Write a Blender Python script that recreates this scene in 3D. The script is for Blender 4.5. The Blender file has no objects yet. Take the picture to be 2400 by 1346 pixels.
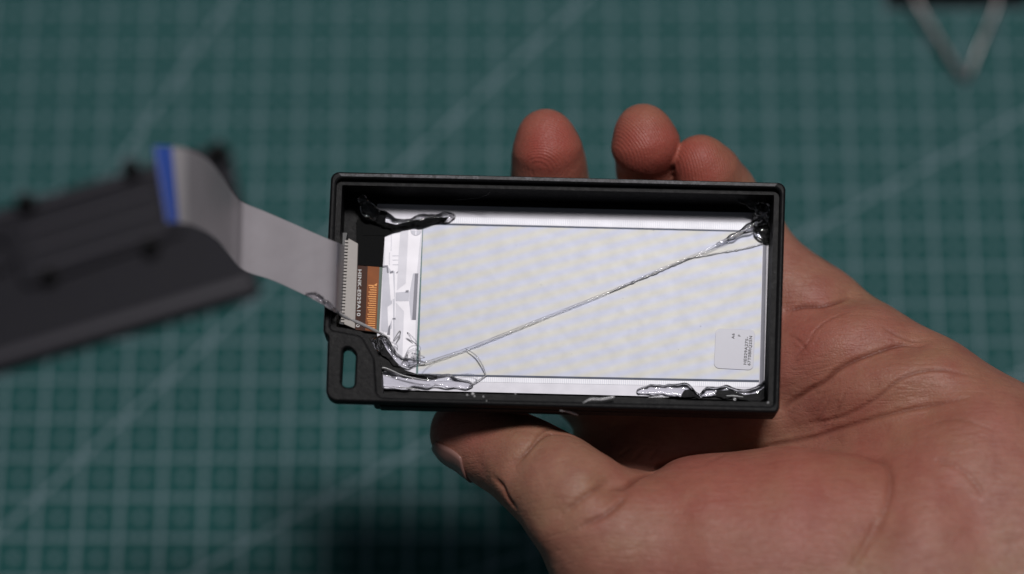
import bpy, bmesh, math, random
import numpy as np
from mathutils import Matrix, Vector
from mathutils.bvhtree import BVHTree

random.seed(7)
MM = 0.001
scene = bpy.context.scene
COL = scene.collection

# ------------------------------------------------------------------ camera
# pose solved from the cutting mat's 1 cm grid (focal length, tilt, distance)
F_PX, IMW, IMH = 6183.3, 2400.0, 1346.0
a_, b_, c_ = -0.348634, 0.0131668, 0.00021173
T_ = np.array([-0.132173, -0.0691370, 0.683743])
Rx = np.array([[1, 0, 0], [0, math.cos(a_), -math.sin(a_)], [0, math.sin(a_), math.cos(a_)]])
Ry = np.array([[math.cos(b_), 0, math.sin(b_)], [0, 1, 0], [-math.sin(b_), 0, math.cos(b_)]])
Rz = np.array([[math.cos(c_), -math.sin(c_), 0], [math.sin(c_), math.cos(c_), 0], [0, 0, 1]])
RB = Rz @ Ry @ Rx @ np.diag([1.0, -1.0, -1.0])
CAM = -RB.T @ T_
RIGHT, UP, BACK = RB[0], -RB[1], -RB[2]
ZF = 0.517                                   # distance of the sharp plane

cam_data = bpy.data.cameras.new('camera')
cam_data.sensor_width = 36.0
cam_data.lens = F_PX / IMW * 36.0
cam_data.clip_start = 0.01
cam_data.clip_end = 20.0
cam_data.dof.use_dof = True
cam_data.dof.focus_distance = ZF - 0.003
cam_data.dof.aperture_fstop = 5.3
cam = bpy.data.objects.new('camera', cam_data)
COL.objects.link(cam)
cam.matrix_world = Matrix(((RIGHT[0], UP[0], BACK[0], CAM[0]),
                           (RIGHT[1], UP[1], BACK[1], CAM[1]),
                           (RIGHT[2], UP[2], BACK[2], CAM[2]),
                           (0, 0, 0, 1)))
scene.camera = cam

# ------------------------------------------------------------------ world and lamp
world = bpy.data.worlds.new('World')
scene.world = world
world.use_nodes = True
wb = world.node_tree.nodes['Background']
wb.inputs['Color'].default_value = (0.75, 0.85, 1.0, 1)
wb.inputs['Strength'].default_value = 0.032

TARGET = CAM - BACK * 0.56
def area_lamp(name, pos, aim, sx, sy, radiance, color):
    ld = bpy.data.lights.new(name, 'AREA')
    ld.shape = 'RECTANGLE'
    ld.size, ld.size_y = sx, sy
    ld.energy = radiance * math.pi * sx * sy
    ld.color = color
    o = bpy.data.objects.new(name, ld)
    COL.objects.link(o)
    o.location = Vector(pos)
    d = Vector(aim) - Vector(pos)
    o.rotation_euler = d.to_track_quat('-Z', 'Y').to_euler()
    return o
# an overhead bar lamp, a little beyond and to the right of the hand, and a weak fill lamp added above to lift the shadows
KEY_POS = TARGET + np.array([0.085, 0.140, 0.80])
area_lamp('overhead_bar_lamp', KEY_POS, TARGET, 0.18, 0.085, 79.0, (1.0, 0.965, 0.955))
area_lamp('overhead_fill', TARGET + np.array([0.0, 0.1, 1.6]), TARGET, 1.6, 1.2, 0.035, (0.9, 0.95, 1.0))

scene.view_settings.view_transform = 'Standard'
scene.view_settings.look = 'None'
scene.view_settings.exposure = 0.0
scene.view_settings.gamma = 1.0
scene.view_settings.use_curve_mapping = False
scene.cycles.use_denoising = True
scene.cycles.max_bounces = 14
scene.cycles.transmission_bounces = 12
scene.cycles.transparent_max_bounces = 12
scene.cycles.caustics_refractive = True
scene.cycles.sample_clamp_indirect = 6.0

# ------------------------------------------------------------------ geometry helpers
def ray(px, py):
    d = RIGHT * ((px - IMW / 2) / F_PX) - UP * ((py - IMH / 2) / F_PX) - BACK
    return d                                  # unit forward component
def at_depth(px, py, dz=0.0):
    """world point (metres) on a sight line, dz millimetres nearer than the sharp plane"""
    return CAM + ray(px, py) * (ZF - dz * MM)
def on_plane(px, py, p0, n):
    d = ray(px, py)
    return CAM + d * (np.dot(p0 - CAM, n) / np.dot(d, n))
def on_mat(px, py, z=0.0):
    return on_plane(px, py, np.array([0, 0, z]), np.array([0, 0, 1.0]))

# device frame: origin in the panel plane, leaning 12.5 degrees against the sight line
TILT, SPIN = math.radians(12.5), math.radians(-1.9)
EN = BACK * math.cos(TILT) + UP * math.sin(TILT)
u0 = UP * math.cos(TILT) - BACK * math.sin(TILT)
EX = RIGHT * math.cos(SPIN) + u0 * math.sin(SPIN)
EY = np.cross(EN, EX)
ORG = at_depth(1310, 705, 0)
DEV = Matrix(((EX[0], EY[0], EN[0], ORG[0]), (EX[1], EY[1], EN[1], ORG[1]), (EX[2], EY[2], EN[2], ORG[2]), (0, 0, 0, 1)))
def loc(px, py, h):
    """device coordinates (mm) of a sight line at height h mm over the panel plane"""
    p = on_plane(px, py, ORG + EN * h * MM, EN) - ORG
    return (np.dot(p, EX) / MM, np.dot(p, EY) / MM)
def loc3(px, py, h):
    x, y = loc(px, py, h)
    return np.array([x, y, h])

def finish(name, mesh, mat, parent=None, smooth=False, kind=None):
    if mat is not None:
        mesh.materials.clear()
        mesh.materials.append(mat)
    if smooth:
        for p in mesh.polygons: p.use_smooth = True
    o = bpy.data.objects.new(name, mesh)
    COL.objects.link(o)
    if parent is not None: o.parent = parent
    if kind: o['kind'] = kind
    return o
def thing(name, label, cat, matrix=None, group=None):
    o = bpy.data.objects.new(name, None)
    o.empty_display_size = 0.01
    COL.objects.link(o)
    if matrix is not None: o.matrix_world = matrix
    o['label'] = label; o['category'] = cat
    if group: o['group'] = group
    return o
def mesh_from(verts, faces, name='m'):
    m = bpy.data.meshes.new(name)
    m.from_pydata([tuple(v) for v in verts], [], faces)
    m.update()
    return m

def solid2d(loops, h0, h1, bevel=0.0, res=2):
    """plate with holes between heights h0 and h1 (mm); loops[0] outline, others holes; returns a mesh in metres"""
    cu = bpy.data.curves.new('tmp', 'CURVE')
    cu.dimensions = '2D'; cu.fill_mode = 'BOTH'
    cu.extrude = max((h1 - h0) / 2 - bevel, 1e-4) * MM
    cu.bevel_depth = bevel * MM; cu.bevel_resolution = res
    cu.offset = -bevel * MM
    for lp in loops:
        s = cu.splines.new('POLY')
        s.points.add(len(lp) - 1)
        for pt, q in zip(s.points, lp): pt.co = (q[0] * MM, q[1] * MM, 0, 1)
        s.use_cyclic_u = True
    o = bpy.data.objects.new('tmp', cu)
    COL.objects.link(o)
    dg = bpy.context.evaluated_depsgraph_get()
    m = bpy.data.meshes.new_from_object(o.evaluated_get(dg))
    bpy.data.objects.remove(o); bpy.data.curves.remove(cu)
    m.transform(Matrix.Translation((0, 0, (h0 + h1) / 2 * MM)))
    return m
def join_meshes(ms):
    bm = bmesh.new()
    for m in ms: bm.from_mesh(m)
    out = bpy.data.meshes.new('joined')
    bm.to_mesh(out); bm.free()
    for m in ms: bpy.data.meshes.remove(m)
    return out
def round_poly(pts, radii, n=6):
    """round the corners of a polygon, counter-clockwise or not"""
    out = []
    N = len(pts)
    for i in range(N):
        p = np.array(pts[i], float); a = np.array(pts[i - 1], float); b = np.array(pts[(i + 1) % N], float)
        r = radii[i] if isinstance(radii, (list, tuple)) else radii
        va, vb = a - p, b - p
        la, lb = np.linalg.norm(va), np.linalg.norm(vb)
        va /= la; vb /= lb
        if r <= 0.01: out.append(tuple(p)); continue
        ang = math.acos(max(-1, min(1, float(va @ vb))))
        t = min(r / math.tan(ang / 2), la * .49, lb * .49)
        rr = t * math.tan(ang / 2)
        bis = (va + vb) / np.linalg.norm(va + vb)
        c = p + bis * (rr / math.sin(ang / 2))
        s0 = p + va * t - c; s1 = p + vb * t - c
        for k in range(n + 1):
            f = k / n
            v = s0 * (1 - f) + s1 * f
            v = v / np.linalg.norm(v) * rr
            out.append(tuple(c + v))
    return out
def box_mesh(x0, x1, y0, y1, z0, z1, bev=0.0):
    bm = bmesh.new()
    bmesh.ops.create_cube(bm, size=1)
    for v in bm.verts:
        v.co = Vector(((x0 + x1) / 2 + v.co.x * (x1 - x0), (y0 + y1) / 2 + v.co.y * (y1 - y0), (z0 + z1) / 2 + v.co.z * (z1 - z0)))
    if bev > 0: bmesh.ops.bevel(bm, geom=bm.edges[:], offset=bev, segments=2, affect='EDGES', profile=.5)
    bmesh.ops.scale(bm, vec=(MM, MM, MM), verts=bm.verts)
    m = bpy.data.meshes.new('box'); bm.to_mesh(m); bm.free()
    return m
def spline(pts, n):
    """Catmull-Rom through points (k columns)"""
    P = np.array(pts, float)
    P = np.vstack([2 * P[0] - P[1], P, 2 * P[-1] - P[-2]])
    out = []
    for i in range(1, len(P) - 2):
        for k in range(n):
            t = k / n
            out.append(.5 * ((2 * P[i]) + (-P[i - 1] + P[i + 1]) * t + (2 * P[i - 1] - 5 * P[i] + 4 * P[i + 1] - P[i + 2]) * t * t
                             + (-P[i - 1] + 3 * P[i] - 3 * P[i + 1] + P[i + 2]) * t ** 3))
    out.append(P[-2])
    return np.array(out)
def tube(pts, radii, seg=8, n=8, scale=MM, lump=0.0, seed=0):
    """tube along a spline through pts with a radius at each point"""
    rng = np.random.RandomState(seed)
    R = radii if hasattr(radii, '__len__') else [radii] * len(pts)
    S = spline([list(p) + [r] for p, r in zip(pts, R)], n)
    V, Fc = [], []
    prev = None
    for i in range(len(S)):
        t = S[min(i + 1, len(S) - 1), :3] - S[max(i - 1, 0), :3]
        t /= np.linalg.norm(t) + 1e-12
        ref = prev if prev is not None else (np.array([0, 0, 1.0]) if abs(t[2]) < .9 else np.array([1.0, 0, 0]))
        u = ref - t * (ref @ t); u /= np.linalg.norm(u); prev = u
        w = np.cross(t, u)
        r = max(S[i, 3], .01) * (1 + lump * rng.uniform(-1, 1))
        for k in range(seg):
            an = 2 * math.pi * k / seg
            V.append((S[i, :3] + (u * math.cos(an) + w * math.sin(an)) * r) * scale)
    for i in range(len(S) - 1):
        for k in range(seg):
            a, b = i * seg + k, i * seg + (k + 1) % seg
            Fc.append((a, b, b + seg, a + seg))
    Fc.append(tuple(range(seg))[::-1]); e = (len(S) - 1) * seg
    Fc.append(tuple(e + k for k in range(seg)))
    return mesh_from(V, Fc)

# ---- implicit surfaces
def sd_cone(P, a, b, ra, rb):
    ab = b - a
    t = np.clip(((P - a) @ ab) / (ab @ ab), 0, 1)
    d = P - a - t[..., None] * ab
    return np.sqrt((d * d).sum(-1)) - (ra + (rb - ra) * t)
def sd_ell(P, c, axes, rad):
    q = (P - c) @ np.array(axes).T / np.array(rad)
    k0 = np.sqrt((q * q).sum(-1))
    k1 = np.sqrt(((q / np.array(rad)) ** 2).sum(-1)) + 1e-9
    return k0 * (k0 - 1) / k1
def smin(a, b, k):
    h = np.clip(k - np.abs(a - b), 0, None) / k
    return np.minimum(a, b) - h * h * k * .25
def surface_nets(fn, lo, hi, res):
    """polygonise fn<0 in the box lo..hi; closed at the box sides"""
    n = [int(math.ceil((hi[i] - lo[i]) / res)) + 1 for i in range(3)]
    ax = [lo[i] + res * np.arange(n[i]) for i in range(3)]
    G = np.stack(np.meshgrid(*ax, indexing='ij'), -1)
    Fv = np.empty(n)
    for i in range(0, n[0], 24): Fv[i:i + 24] = fn(G[i:i + 24])
    Fv[0] = Fv[-1] = 1; Fv[:, 0] = Fv[:, -1] = 1; Fv[:, :, 0] = Fv[:, :, -1] = 1
    S = Fv < 0
    cs = tuple(k - 1 for k in n)
    cnt = np.zeros(cs); acc = np.zeros(cs + (3,))
    corners = [(i, j, k) for i in (0, 1) for j in (0, 1) for k in (0, 1)]
    sl = lambda c: tuple(slice(c[i], c[i] + cs[i]) for i in range(3))
    for c in corners:
        for axn in range(3):
            if c[axn]: continue
            d = list(c); d[axn] = 1
            fa, fb = Fv[sl(c)], Fv[sl(d)]
            m = (fa < 0) != (fb < 0)
            den = np.where(m, fa - fb, 1)
            t = np.where(m, fa / den, 0)
            cnt += m
            for q in range(3):
                acc[..., q] += m * (c[q] + (t if q == axn else 0))
    act = cnt > 0
    idx = -np.ones(cs, int); idx[act] = np.arange(act.sum())
    cell = np.argwhere(act)
    V = np.array(lo) + res * (cell + acc[act] / cnt[act][:, None])
    Fq = []
    for axn in range(3):
        o1, o2 = [(1, 2), (2, 0), (0, 1)][axn]
        a = [slice(None)] * 3; b = [slice(None)] * 3
        a[axn] = slice(0, n[axn] - 1); b[axn] = slice(1, n[axn])
        ch = S[tuple(a)] != S[tuple(b)]
        p = np.argwhere(ch)
        p = p[(p[:, o1] > 0) & (p[:, o2] > 0) & (p[:, o1] < n[o1] - 1) & (p[:, o2] < n[o2] - 1)]
        def ci(d1, d2):
            q = p.copy(); q[:, o1] += d1; q[:, o2] += d2
            return idx[q[:, 0], q[:, 1], q[:, 2]]
        quad = np.stack([ci(-1, -1), ci(0, -1), ci(0, 0), ci(-1, 0)], 1)
        inside = S[p[:, 0], p[:, 1], p[:, 2]]
        quad[~inside] = quad[~inside][:, ::-1]
        Fq.append(quad)
    return V, np.vstack(Fq)
def np_mesh(V, Q):
    m = bpy.data.meshes.new('net')
    m.vertices.add(len(V)); m.vertices.foreach_set('co', np.asarray(V, np.float32).ravel())
    m.loops.add(Q.size); m.loops.foreach_set('vertex_index', Q.astype(np.int32).ravel())
    m.polygons.add(len(Q)); m.polygons.foreach_set('loop_start', np.arange(0, Q.size, 4, dtype=np.int32))
    m.update(calc_edges=True); m.validate()
    m.polygons.foreach_set('use_smooth', np.ones(len(m.polygons), bool))
    return m
def vnoise(P, s, seed):
    """cheap smooth noise from a few sines"""
    rng = np.random.RandomState(seed)
    o = 0
    for k in range(7):
        d = rng.normal(size=3); d /= np.linalg.norm(d)
        o = o + np.sin((P @ d) * (s * rng.uniform(.7, 1.9)) + rng.uniform(0, 6.28))
    return o / 7

# ------------------------------------------------------------------ materials
def sr(r, g, b):
    f = lambda v: (v / 255 / 12.92) if v / 255 <= .04045 else ((v / 255 + .055) / 1.055) ** 2.4
    return (f(r), f(g), f(b), 1)
class NT:
    def __init__(s, name):
        s.m = bpy.data.materials.new(name); s.m.use_nodes = True
        s.t = s.m.node_tree; s.b = s.t.nodes['Principled BSDF']; s.out = s.t.nodes['Material Output']
    def n(s, typ, **kw):
        nd = s.t.nodes.new(typ)
        for k, v in kw.items():
            if k in nd.inputs.keys() if isinstance(k, str) else False: nd.inputs[k].default_value = v
            else: setattr(nd, k, v)
        return nd
    def l(s, a, b): s.t.links.new(a, b)
    def val(s, x, sock):
        if hasattr(x, 'is_output'): s.l(x, sock)
        else: sock.default_value = x
    def math(s, op, a, b=None, c=None, clamp=False):
        nd = s.t.nodes.new('ShaderNodeMath'); nd.operation = op; nd.use_clamp = clamp
        s.val(a, nd.inputs[0])
        if b is not None: s.val(b, nd.inputs[1])
        if c is not None: s.val(c, nd.inputs[2])
        return nd.outputs[0]
    def mix(s, f, a, b):
        nd = s.t.nodes.new('ShaderNodeMix'); nd.data_type = 'RGBA'
        s.val(f, nd.inputs[0]); s.val(a, nd.inputs[6]); s.val(b, nd.inputs[7])
        return nd.outputs[2]
    def noise(s, vec, scale, detail=3, rough=.55, dist=0):
        nd = s.t.nodes.new('ShaderNodeTexNoise')
        nd.inputs['Scale'].default_value = scale; nd.inputs['Detail'].default_value = detail
        nd.inputs['Roughness'].default_value = rough; nd.inputs['Distortion'].default_value = dist
        if vec is not None: s.l(vec, nd.inputs['Vector'])
        return nd.outputs['Fac']
    def obj(s): 
        return s.t.nodes.new('ShaderNodeTexCoord').outputs['Object']
    def ramp(s, f, stops):
        nd = s.t.nodes.new('ShaderNodeValToRGB')
        e = nd.color_ramp.elements
        while len(e) < len(stops): e.new(.5)
        for k, (p, c) in enumerate(stops):
            e[k].position = p; e[k].color = c if len(c) == 4 else (*c, 1)
        s.l(f, nd.inputs[0])
        return nd.outputs[0]
    def bump(s, h, strength, dist, prev=None):
        nd = s.t.nodes.new('ShaderNodeBump')
        nd.inputs['Strength'].default_value = strength; nd.inputs['Distance'].default_value = dist
        s.l(h, nd.inputs['Height'])
        if prev is not None: s.l(prev, nd.inputs['Normal'])
        return nd.outputs[0]
    def set(s, **kw):
        for k, v in kw.items():
            s.val(v, s.b.inputs[k.replace('_', ' ')])
        return s.m

def mat_simple(name, col, rough=.5, metal=0.0, var=.06, scale=900, bump=.0, bscale=2500, spec=.5):
    t = NT(name); o = t.obj()
    f = t.noise(o, scale, 3)
    c1 = tuple(v * (1 - var) for v in col[:3]) + (1,); c2 = tuple(min(1, v * (1 + var)) for v in col[:3]) + (1,)
    t.set(Base_Color=t.mix(f, c1, c2), Roughness=rough, Metallic=metal)
    t.b.inputs['Specular IOR Level'].default_value = spec
    if bump > 0: t.set(Normal=t.bump(t.noise(o, bscale, 4), bump, 0.0002))
    return t.m

def make_mat_green():
    t = NT('mat_green_grid'); o = t.obj()
    sp = t.n('ShaderNodeSeparateXYZ'); t.l(o, sp.inputs[0])
    # wobble so the print is not ruler perfect
    x = t.math('ADD', t.math('MULTIPLY', sp.outputs[0], 100.0), 0.21)
    y = t.math('ADD', t.math('MULTIPLY', sp.outputs[1], 100.0), -0.21)
    def dist_line(v, per=1.0):
        return t.math('PINGPONG', v, per / 2)
    def line(v, w): return t.math('LESS_THAN', v, w)
    gx, gy = dist_line(x), dist_line(y)
    grid = t.math('MAXIMUM', line(gx, .033), line(gy, .029))
    # small crosses every half centimetre
    hx, hy = t.math('SUBTRACT', .25, dist_line(x, .5)), t.math('SUBTRACT', .25, dist_line(y, .5))
    hx, hy = t.math('SUBTRACT', .25, hx), t.math('SUBTRACT', .25, hy)
    cr = t.math('MAXIMUM', t.math('MULTIPLY', line(hx, .026), line(hy, .11)), t.math('MULTIPLY', line(hy, .026), line(hx, .11)))
    pr = t.math('MAXIMUM', grid, cr)
    def diag(x0, y0, ang, w):
        s_, c_ = math.sin(ang), math.cos(ang)
        d = t.math('ADD', t.math('MULTIPLY', t.math('SUBTRACT', sp.outputs[0], x0 / 100), -s_ * 100),
                   t.math('MULTIPLY', t.math('SUBTRACT', sp.outputs[1], y0 / 100), c_ * 100))
        return t.math('LESS_THAN', t.math('ABSOLUTE', d), w)
    for (x0, y0, an) in ((4.5, -1.85, 60.3), (7.05, -7.5, 45.1), (15.9, -8.67, 30.2), (25.2, -9.8, 20.6)):
        pr = t.math('MAXIMUM', pr, diag(x0, y0, math.radians(an), .034))
    wear = t.noise(o, 260, 4, .6)
    pr = t.math('MULTIPLY', pr, t.math('MULTIPLY_ADD', wear, .5, .62), clamp=True)
    n1 = t.noise(o, 45, 4, .6)
    base = t.mix(n1, (0.022, 0.106, 0.104, 1), (0.027, 0.122, 0.119, 1))
    col = t.mix(pr, base, (.29, .39, .44, 1))
    h = t.noise(o, 3000, 3)
    t.set(Base_Color=col, Roughness=.62, Normal=t.bump(h, .25, .0002))
    t.b.inputs['Specular IOR Level'].default_value = .08
    return t.m

def make_plastic(name, col, layer=.3, rough=.5):
    """printed black plastic: fine layers along the local z axis, worn speckle"""
    t = NT(name); o = t.obj()
    sp = t.n('ShaderNodeSeparateXYZ'); t.l(o, sp.inputs[0])
    z = t.math('MULTIPLY', sp.outputs[2], 1000.0 / .25 * 2 * math.pi)
    lay = t.math('SINE', z)
    n1 = t.noise(o, 900, 4, .65)
    n2 = t.noise(o, 3500, 3, .6)
    ps = t.math('SINE', t.math('MULTIPLY', t.math('ADD', sp.outputs[0], t.math('MULTIPLY', sp.outputs[1], .6)), 9000.0))
    c2 = tuple(v * 1.8 for v in col[:3]) + (1,)
    c = t.mix(t.ramp(n1, [(.35, (0, 0, 0)), (.75, (1, 1, 1))]), col, c2)
    sk_ = t.noise(o, 5200, 2, .7); sk2_ = t.noise(o, 260, 3, .6)
    c = t.mix(t.math('MULTIPLY', t.ramp(sk_, [(.66, (0, 0, 0)), (.72, (1, 1, 1))]), t.ramp(sk2_, [(.45, (0, 0, 0)), (.7, (1, 1, 1))])), c, (.11, .11, .12, 1))
    b = t.bump(lay, layer, .00005)
    b = t.bump(n2, .35, .00012, b)
    b = t.bump(n1, .4, .0002, b)
    t.set(Base_Color=c, Roughness=t.math('MULTIPLY_ADD', n1, .3, rough - .12), Normal=b)
    t.b.inputs['Specular IOR Level'].default_value = .20
    return t.m

def make_silver(name, col, rough=.6, stripes=None, comb=None):
    """mirror-like metallised film"""
    t = NT(name); o = t.obj()
    sp = t.n('ShaderNodeSeparateXYZ'); t.l(o, sp.inputs[0])
    c = col
    if stripes:
        # faint interference bands of the pixel raster
        v = t.math('ADD', t.math('MULTIPLY', sp.outputs[1], 1000.0), t.math('MULTIPLY', sp.outputs[0], -1000.0 * .30))
        wob = t.noise(o, 40, 2)
        v = t.math('ADD', v, t.math('MULTIPLY', wob, .5))
        s_ = t.math('MULTIPLY_ADD', t.math('SINE', t.math('MULTIPLY', v, 2 * math.pi / stripes[2])), .5, .5)
        c = t.mix(s_, stripes[0], stripes[1])
        fine = t.math('MULTIPLY_ADD', t.math('SINE', t.math('MULTIPLY', sp.outputs[1], 1000 * 2 * math.pi / .29)), .008, .985)
        cm = t.n('ShaderNodeVectorMath'); cm.operation = 'SCALE'
        t.l(c, cm.inputs[0]); t.l(fine, cm.inputs['Scale'])
        c = cm.outputs[0]
    if comb:
        s_ = t.math('GREATER_THAN', t.math('SINE', t.math('MULTIPLY', sp.outputs[0], 1000 * 2 * math.pi / comb[1])), .1)
        c = t.mix(s_, col, comb[0])
    n = t.noise(o, 350, 3)
    t.set(Base_Color=c, Metallic=1.0, Roughness=t.math('MULTIPLY_ADD', n, .06, rough - .03))
    return t.m

def make_glue(name='hot_glue', milky=.0, rough=.04, lo_=.16, hi_=.72):
    """clear thermoplastic: see-through when faced, refracting at its steep flanks, glossy"""
    t = NT(name); o = t.obj()
    t.t.nodes.remove(t.b)
    nb = t.bump(t.noise(o, 900, 2), .12, .0004)
    tr = t.n('ShaderNodeBsdfTransparent'); tr.inputs[0].default_value = (.93, .93, .945, 1)
    rf = t.n('ShaderNodeBsdfRefraction'); rf.inputs['IOR'].default_value = 1.45; rf.inputs['Roughness'].default_value = .03
    t.l(nb, rf.inputs['Normal'])
    lw = t.n('ShaderNodeLayerWeight'); lw.inputs[0].default_value = .5; t.l(nb, lw.inputs['Normal'])
    m1 = t.n('ShaderNodeMixShader')
    t.l(t.ramp(lw.outputs['Facing'], [(lo_, (.06, .06, .06)), (hi_, (1, 1, 1))]), m1.inputs[0])
    t.l(tr.outputs[0], m1.inputs[1]); t.l(rf.outputs[0], m1.inputs[2])
    last = m1.outputs[0]
    if milky:
        df = t.n('ShaderNodeBsdfDiffuse'); df.inputs[0].default_value = (.8, .8, .82, 1)
        m3 = t.n('ShaderNodeMixShader'); m3.inputs[0].default_value = milky
        t.l(last, m3.inputs[1]); t.l(df.outputs[0], m3.inputs[2]); last = m3.outputs[0]
    gl = t.n('ShaderNodeBsdfGlossy'); gl.inputs['Roughness'].default_value = rough; t.l(nb, gl.inputs['Normal'])
    fr = t.n('ShaderNodeFresnel'); fr.inputs[0].default_value = 1.5; t.l(nb, fr.inputs['Normal'])
    m2 = t.n('ShaderNodeMixShader'); t.l(fr.outputs[0], m2.inputs[0]); t.l(last, m2.inputs[1]); t.l(gl.outputs[0], m2.inputs[2])
    t.l(m2.outputs[0], t.out.inputs['Surface'])
    return t.m

def make_skin():
    t = NT('skin'); o = t.obj()
    at = t.n('ShaderNodeAttribute'); at.attribute_name = 'tone'
    sp = t.n('ShaderNodeSeparateColor'); t.l(at.outputs['Color'], sp.inputs[0])
    red, line, tip = sp.outputs[0], sp.outputs[1], sp.outputs[2]
    n1 = t.noise(o, 55, 4, .6); n2 = t.noise(o, 170, 4, .6); n3 = t.noise(o, 900, 3, .6)
    c = t.mix(t.ramp(n1, [(.35, (0, 0, 0)), (.68, (1, 1, 1))]), sr(166, 127, 102), sr(178, 123, 108))
    c = t.mix(t.math('MULTIPLY', t.ramp(n2, [(.40, (0, 0, 0)), (.72, (1, 1, 1))]), .62), c, sr(150, 92, 80))
    c = t.mix(t.math('MULTIPLY', red, t.math('MULTIPLY_ADD', n1, .6, .5), clamp=True), c, sr(172, 80, 70))
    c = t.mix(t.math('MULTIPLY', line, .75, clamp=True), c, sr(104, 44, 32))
    c = t.mix(t.math('MULTIPLY', t.ramp(n3, [(.45, (0, 0, 0)), (.8, (1, 1, 1))]), .22), c, sr(128, 74, 58))
    # ridges (finger print whorls) on the pads, fine skin lines elsewhere
    wv = t.n('ShaderNodeTexWave'); wv.wave_type = 'RINGS'; wv.rings_direction = 'SPHERICAL'
    wv.inputs['Scale'].default_value = 600; wv.inputs['Distortion'].default_value = 5; wv.inputs['Detail'].default_value = 1
    wv.inputs['Detail Scale'].default_value = .20
    mp = t.n('ShaderNodeMapping'); t.l(o, mp.inputs[0])
    mp.inputs['Location'].default_value = tuple(-v for v in at_depth(1240, 470, 0))
    t.l(mp.outputs[0], wv.inputs[0])
    vo = t.n('ShaderNodeTexVoronoi'); vo.feature = 'DISTANCE_TO_EDGE'; vo.inputs['Scale'].default_value = 1500
    t.l(o, vo.inputs['Vector'])
    vo2 = t.n('ShaderNodeTexVoronoi'); vo2.feature = 'DISTANCE_TO_EDGE'; vo2.inputs['Scale'].default_value = 420
    wr = t.n('ShaderNodeVectorMath'); wr.operation = 'ADD'
    t.l(o, wr.inputs[0])
    nz = t.n('ShaderNodeTexNoise'); nz.inputs['Scale'].default_value = 300; t.l(o, nz.inputs['Vector'])
    sc = t.n('ShaderNodeVectorMath'); sc.operation = 'SCALE'; sc.inputs['Scale'].default_value = .003
    t.l(nz.outputs['Color'], sc.inputs[0]); t.l(sc.outputs[0], wr.inputs[1]); t.l(wr.outputs[0], vo2.inputs['Vector'])
    h1 = t.math('MULTIPLY', wv.outputs['Fac'], tip)
    b = t.bump(h1, .42, .00012)
    b = t.bump(t.math('MINIMUM', vo.outputs['Distance'], .25), .45, .00025, b)
    b = t.bump(t.math('MINIMUM', vo2.outputs['Distance'], .12), .26, .0006, b)
    b = t.bump(n2, .15, .0009, b)
    # long fine palm lines in two directions
    for k_, (an, sc_, st) in enumerate(((42, 1.0, .20), (118, .8, .12), (10, 1.3, .10))):
        mq = t.n('ShaderNodeMapping'); t.l(o, mq.inputs[0])
        mq.inputs['Rotation'].default_value = (0, 0, math.radians(-an))
        mq.inputs['Scale'].default_value = (90 * sc_, 620 * sc_, 120)
        nn = t.noise(mq.outputs[0], 1.0, 2, .5, .6)
        tipm = t.math('SUBTRACT', 1.0, tip, clamp=True)
        rid = t.math('POWER', t.math('SUBTRACT', 1.0, t.math('ABSOLUTE', t.math('MULTIPLY_ADD', nn, 2.0, -1.0))), 14.0)
        b = t.bump(t.math('MULTIPLY', t.math('MULTIPLY', rid, tipm), -1.0), st, .0003, b)
    t.set(Base_Color=c, Roughness=t.math('MULTIPLY_ADD', n3, .25, .38), Normal=b)
    t.b.inputs['Subsurface Weight'].default_value = .22
    t.b.inputs['Subsurface Radius'].default_value = (1.0, .35, .2)
    t.b.inputs['Subsurface Scale'].default_value = .0022
    t.b.inputs['Specular IOR Level'].default_value = .42
    return t.m

M_MAT = make_mat_green()
M_TABLE = mat_simple('table_dark', (.05, .045, .04, 1), .5)
M_BLACK = make_plastic('black_plastic', (.0035, .0035, .0042, 1))
M_LID = make_plastic('charcoal_plastic', (.015, .0145, .020, 1), .3, .5)
M_TAPE = mat_simple('black_tape', (.004, .0045, .005, 1), .75, bump=.25, spec=.15)
M_SCREEN = make_silver('backing_film', None, .6, stripes=((.52, .515, .487, 1), (.475, .495, .585, 1), 2.6))
M_BRIGHT = make_silver('bright_film', (0.700, 0.690, 0.730, 1), .6)
M_STRIP = make_silver('strip_film', (0.570, 0.565, 0.610, 1), .6)
M_COMB = make_silver('comb_film', (.70, .70, .73, 1), .6, comb=((.56, .57, .63, 1), .37))
M_GREY1 = make_silver('grey_film', (0.480, 0.480, 0.530, 1), .6)
M_GREY2 = make_silver('dark_grey_film', (0.220, 0.220, 0.250, 1), .6)
M_LINE = make_silver('line_film', (.10, .11, .14, 1), .6)
M_EDGE = make_silver('green_glass_edge', (.14, .20, .20, 1), .6)
M_DOTS = make_silver('dotted_film', (.06, .06, .07, 1), .6, comb=((.06, .06, .07, 1), .5))
M_LABEL = mat_simple('label_paper', (.68, .68, .77, 1), .38, var=.02)
M_INK = mat_simple('black_ink', (.012, .012, .02, 1), .5)
M_GLUE = make_glue()
M_MILK = make_glue('milky_glue', .55, .12)
M_STRING = make_glue('glue_thread', .0, .04, .0, .16)
M_SKIN = make_skin()
M_CONN = mat_simple('connector_beige', sr(176, 170, 165), .45, var=.04)
M_CONN_D = mat_simple('connector_dark', (.022, .022, .026, 1), .4)
M_COPPER = mat_simple('flex_orange', sr(150, 78, 14), .35, .0, var=.35, spec=.15, scale=400)
M_BROWN = mat_simple('flex_brown', sr(70, 34, 16), .4, .0, spec=.12, var=.15, scale=400)
M_TRACE = mat_simple('copper_trace', sr(226, 146, 52), .3, .1, var=.1)
M_GREEN = mat_simple('flex_edge_green', sr(24, 62, 44), .3, .1)
M_WHITE = mat_simple('white_print', (.72, .72, .72, 1), .5, var=.03)
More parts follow.
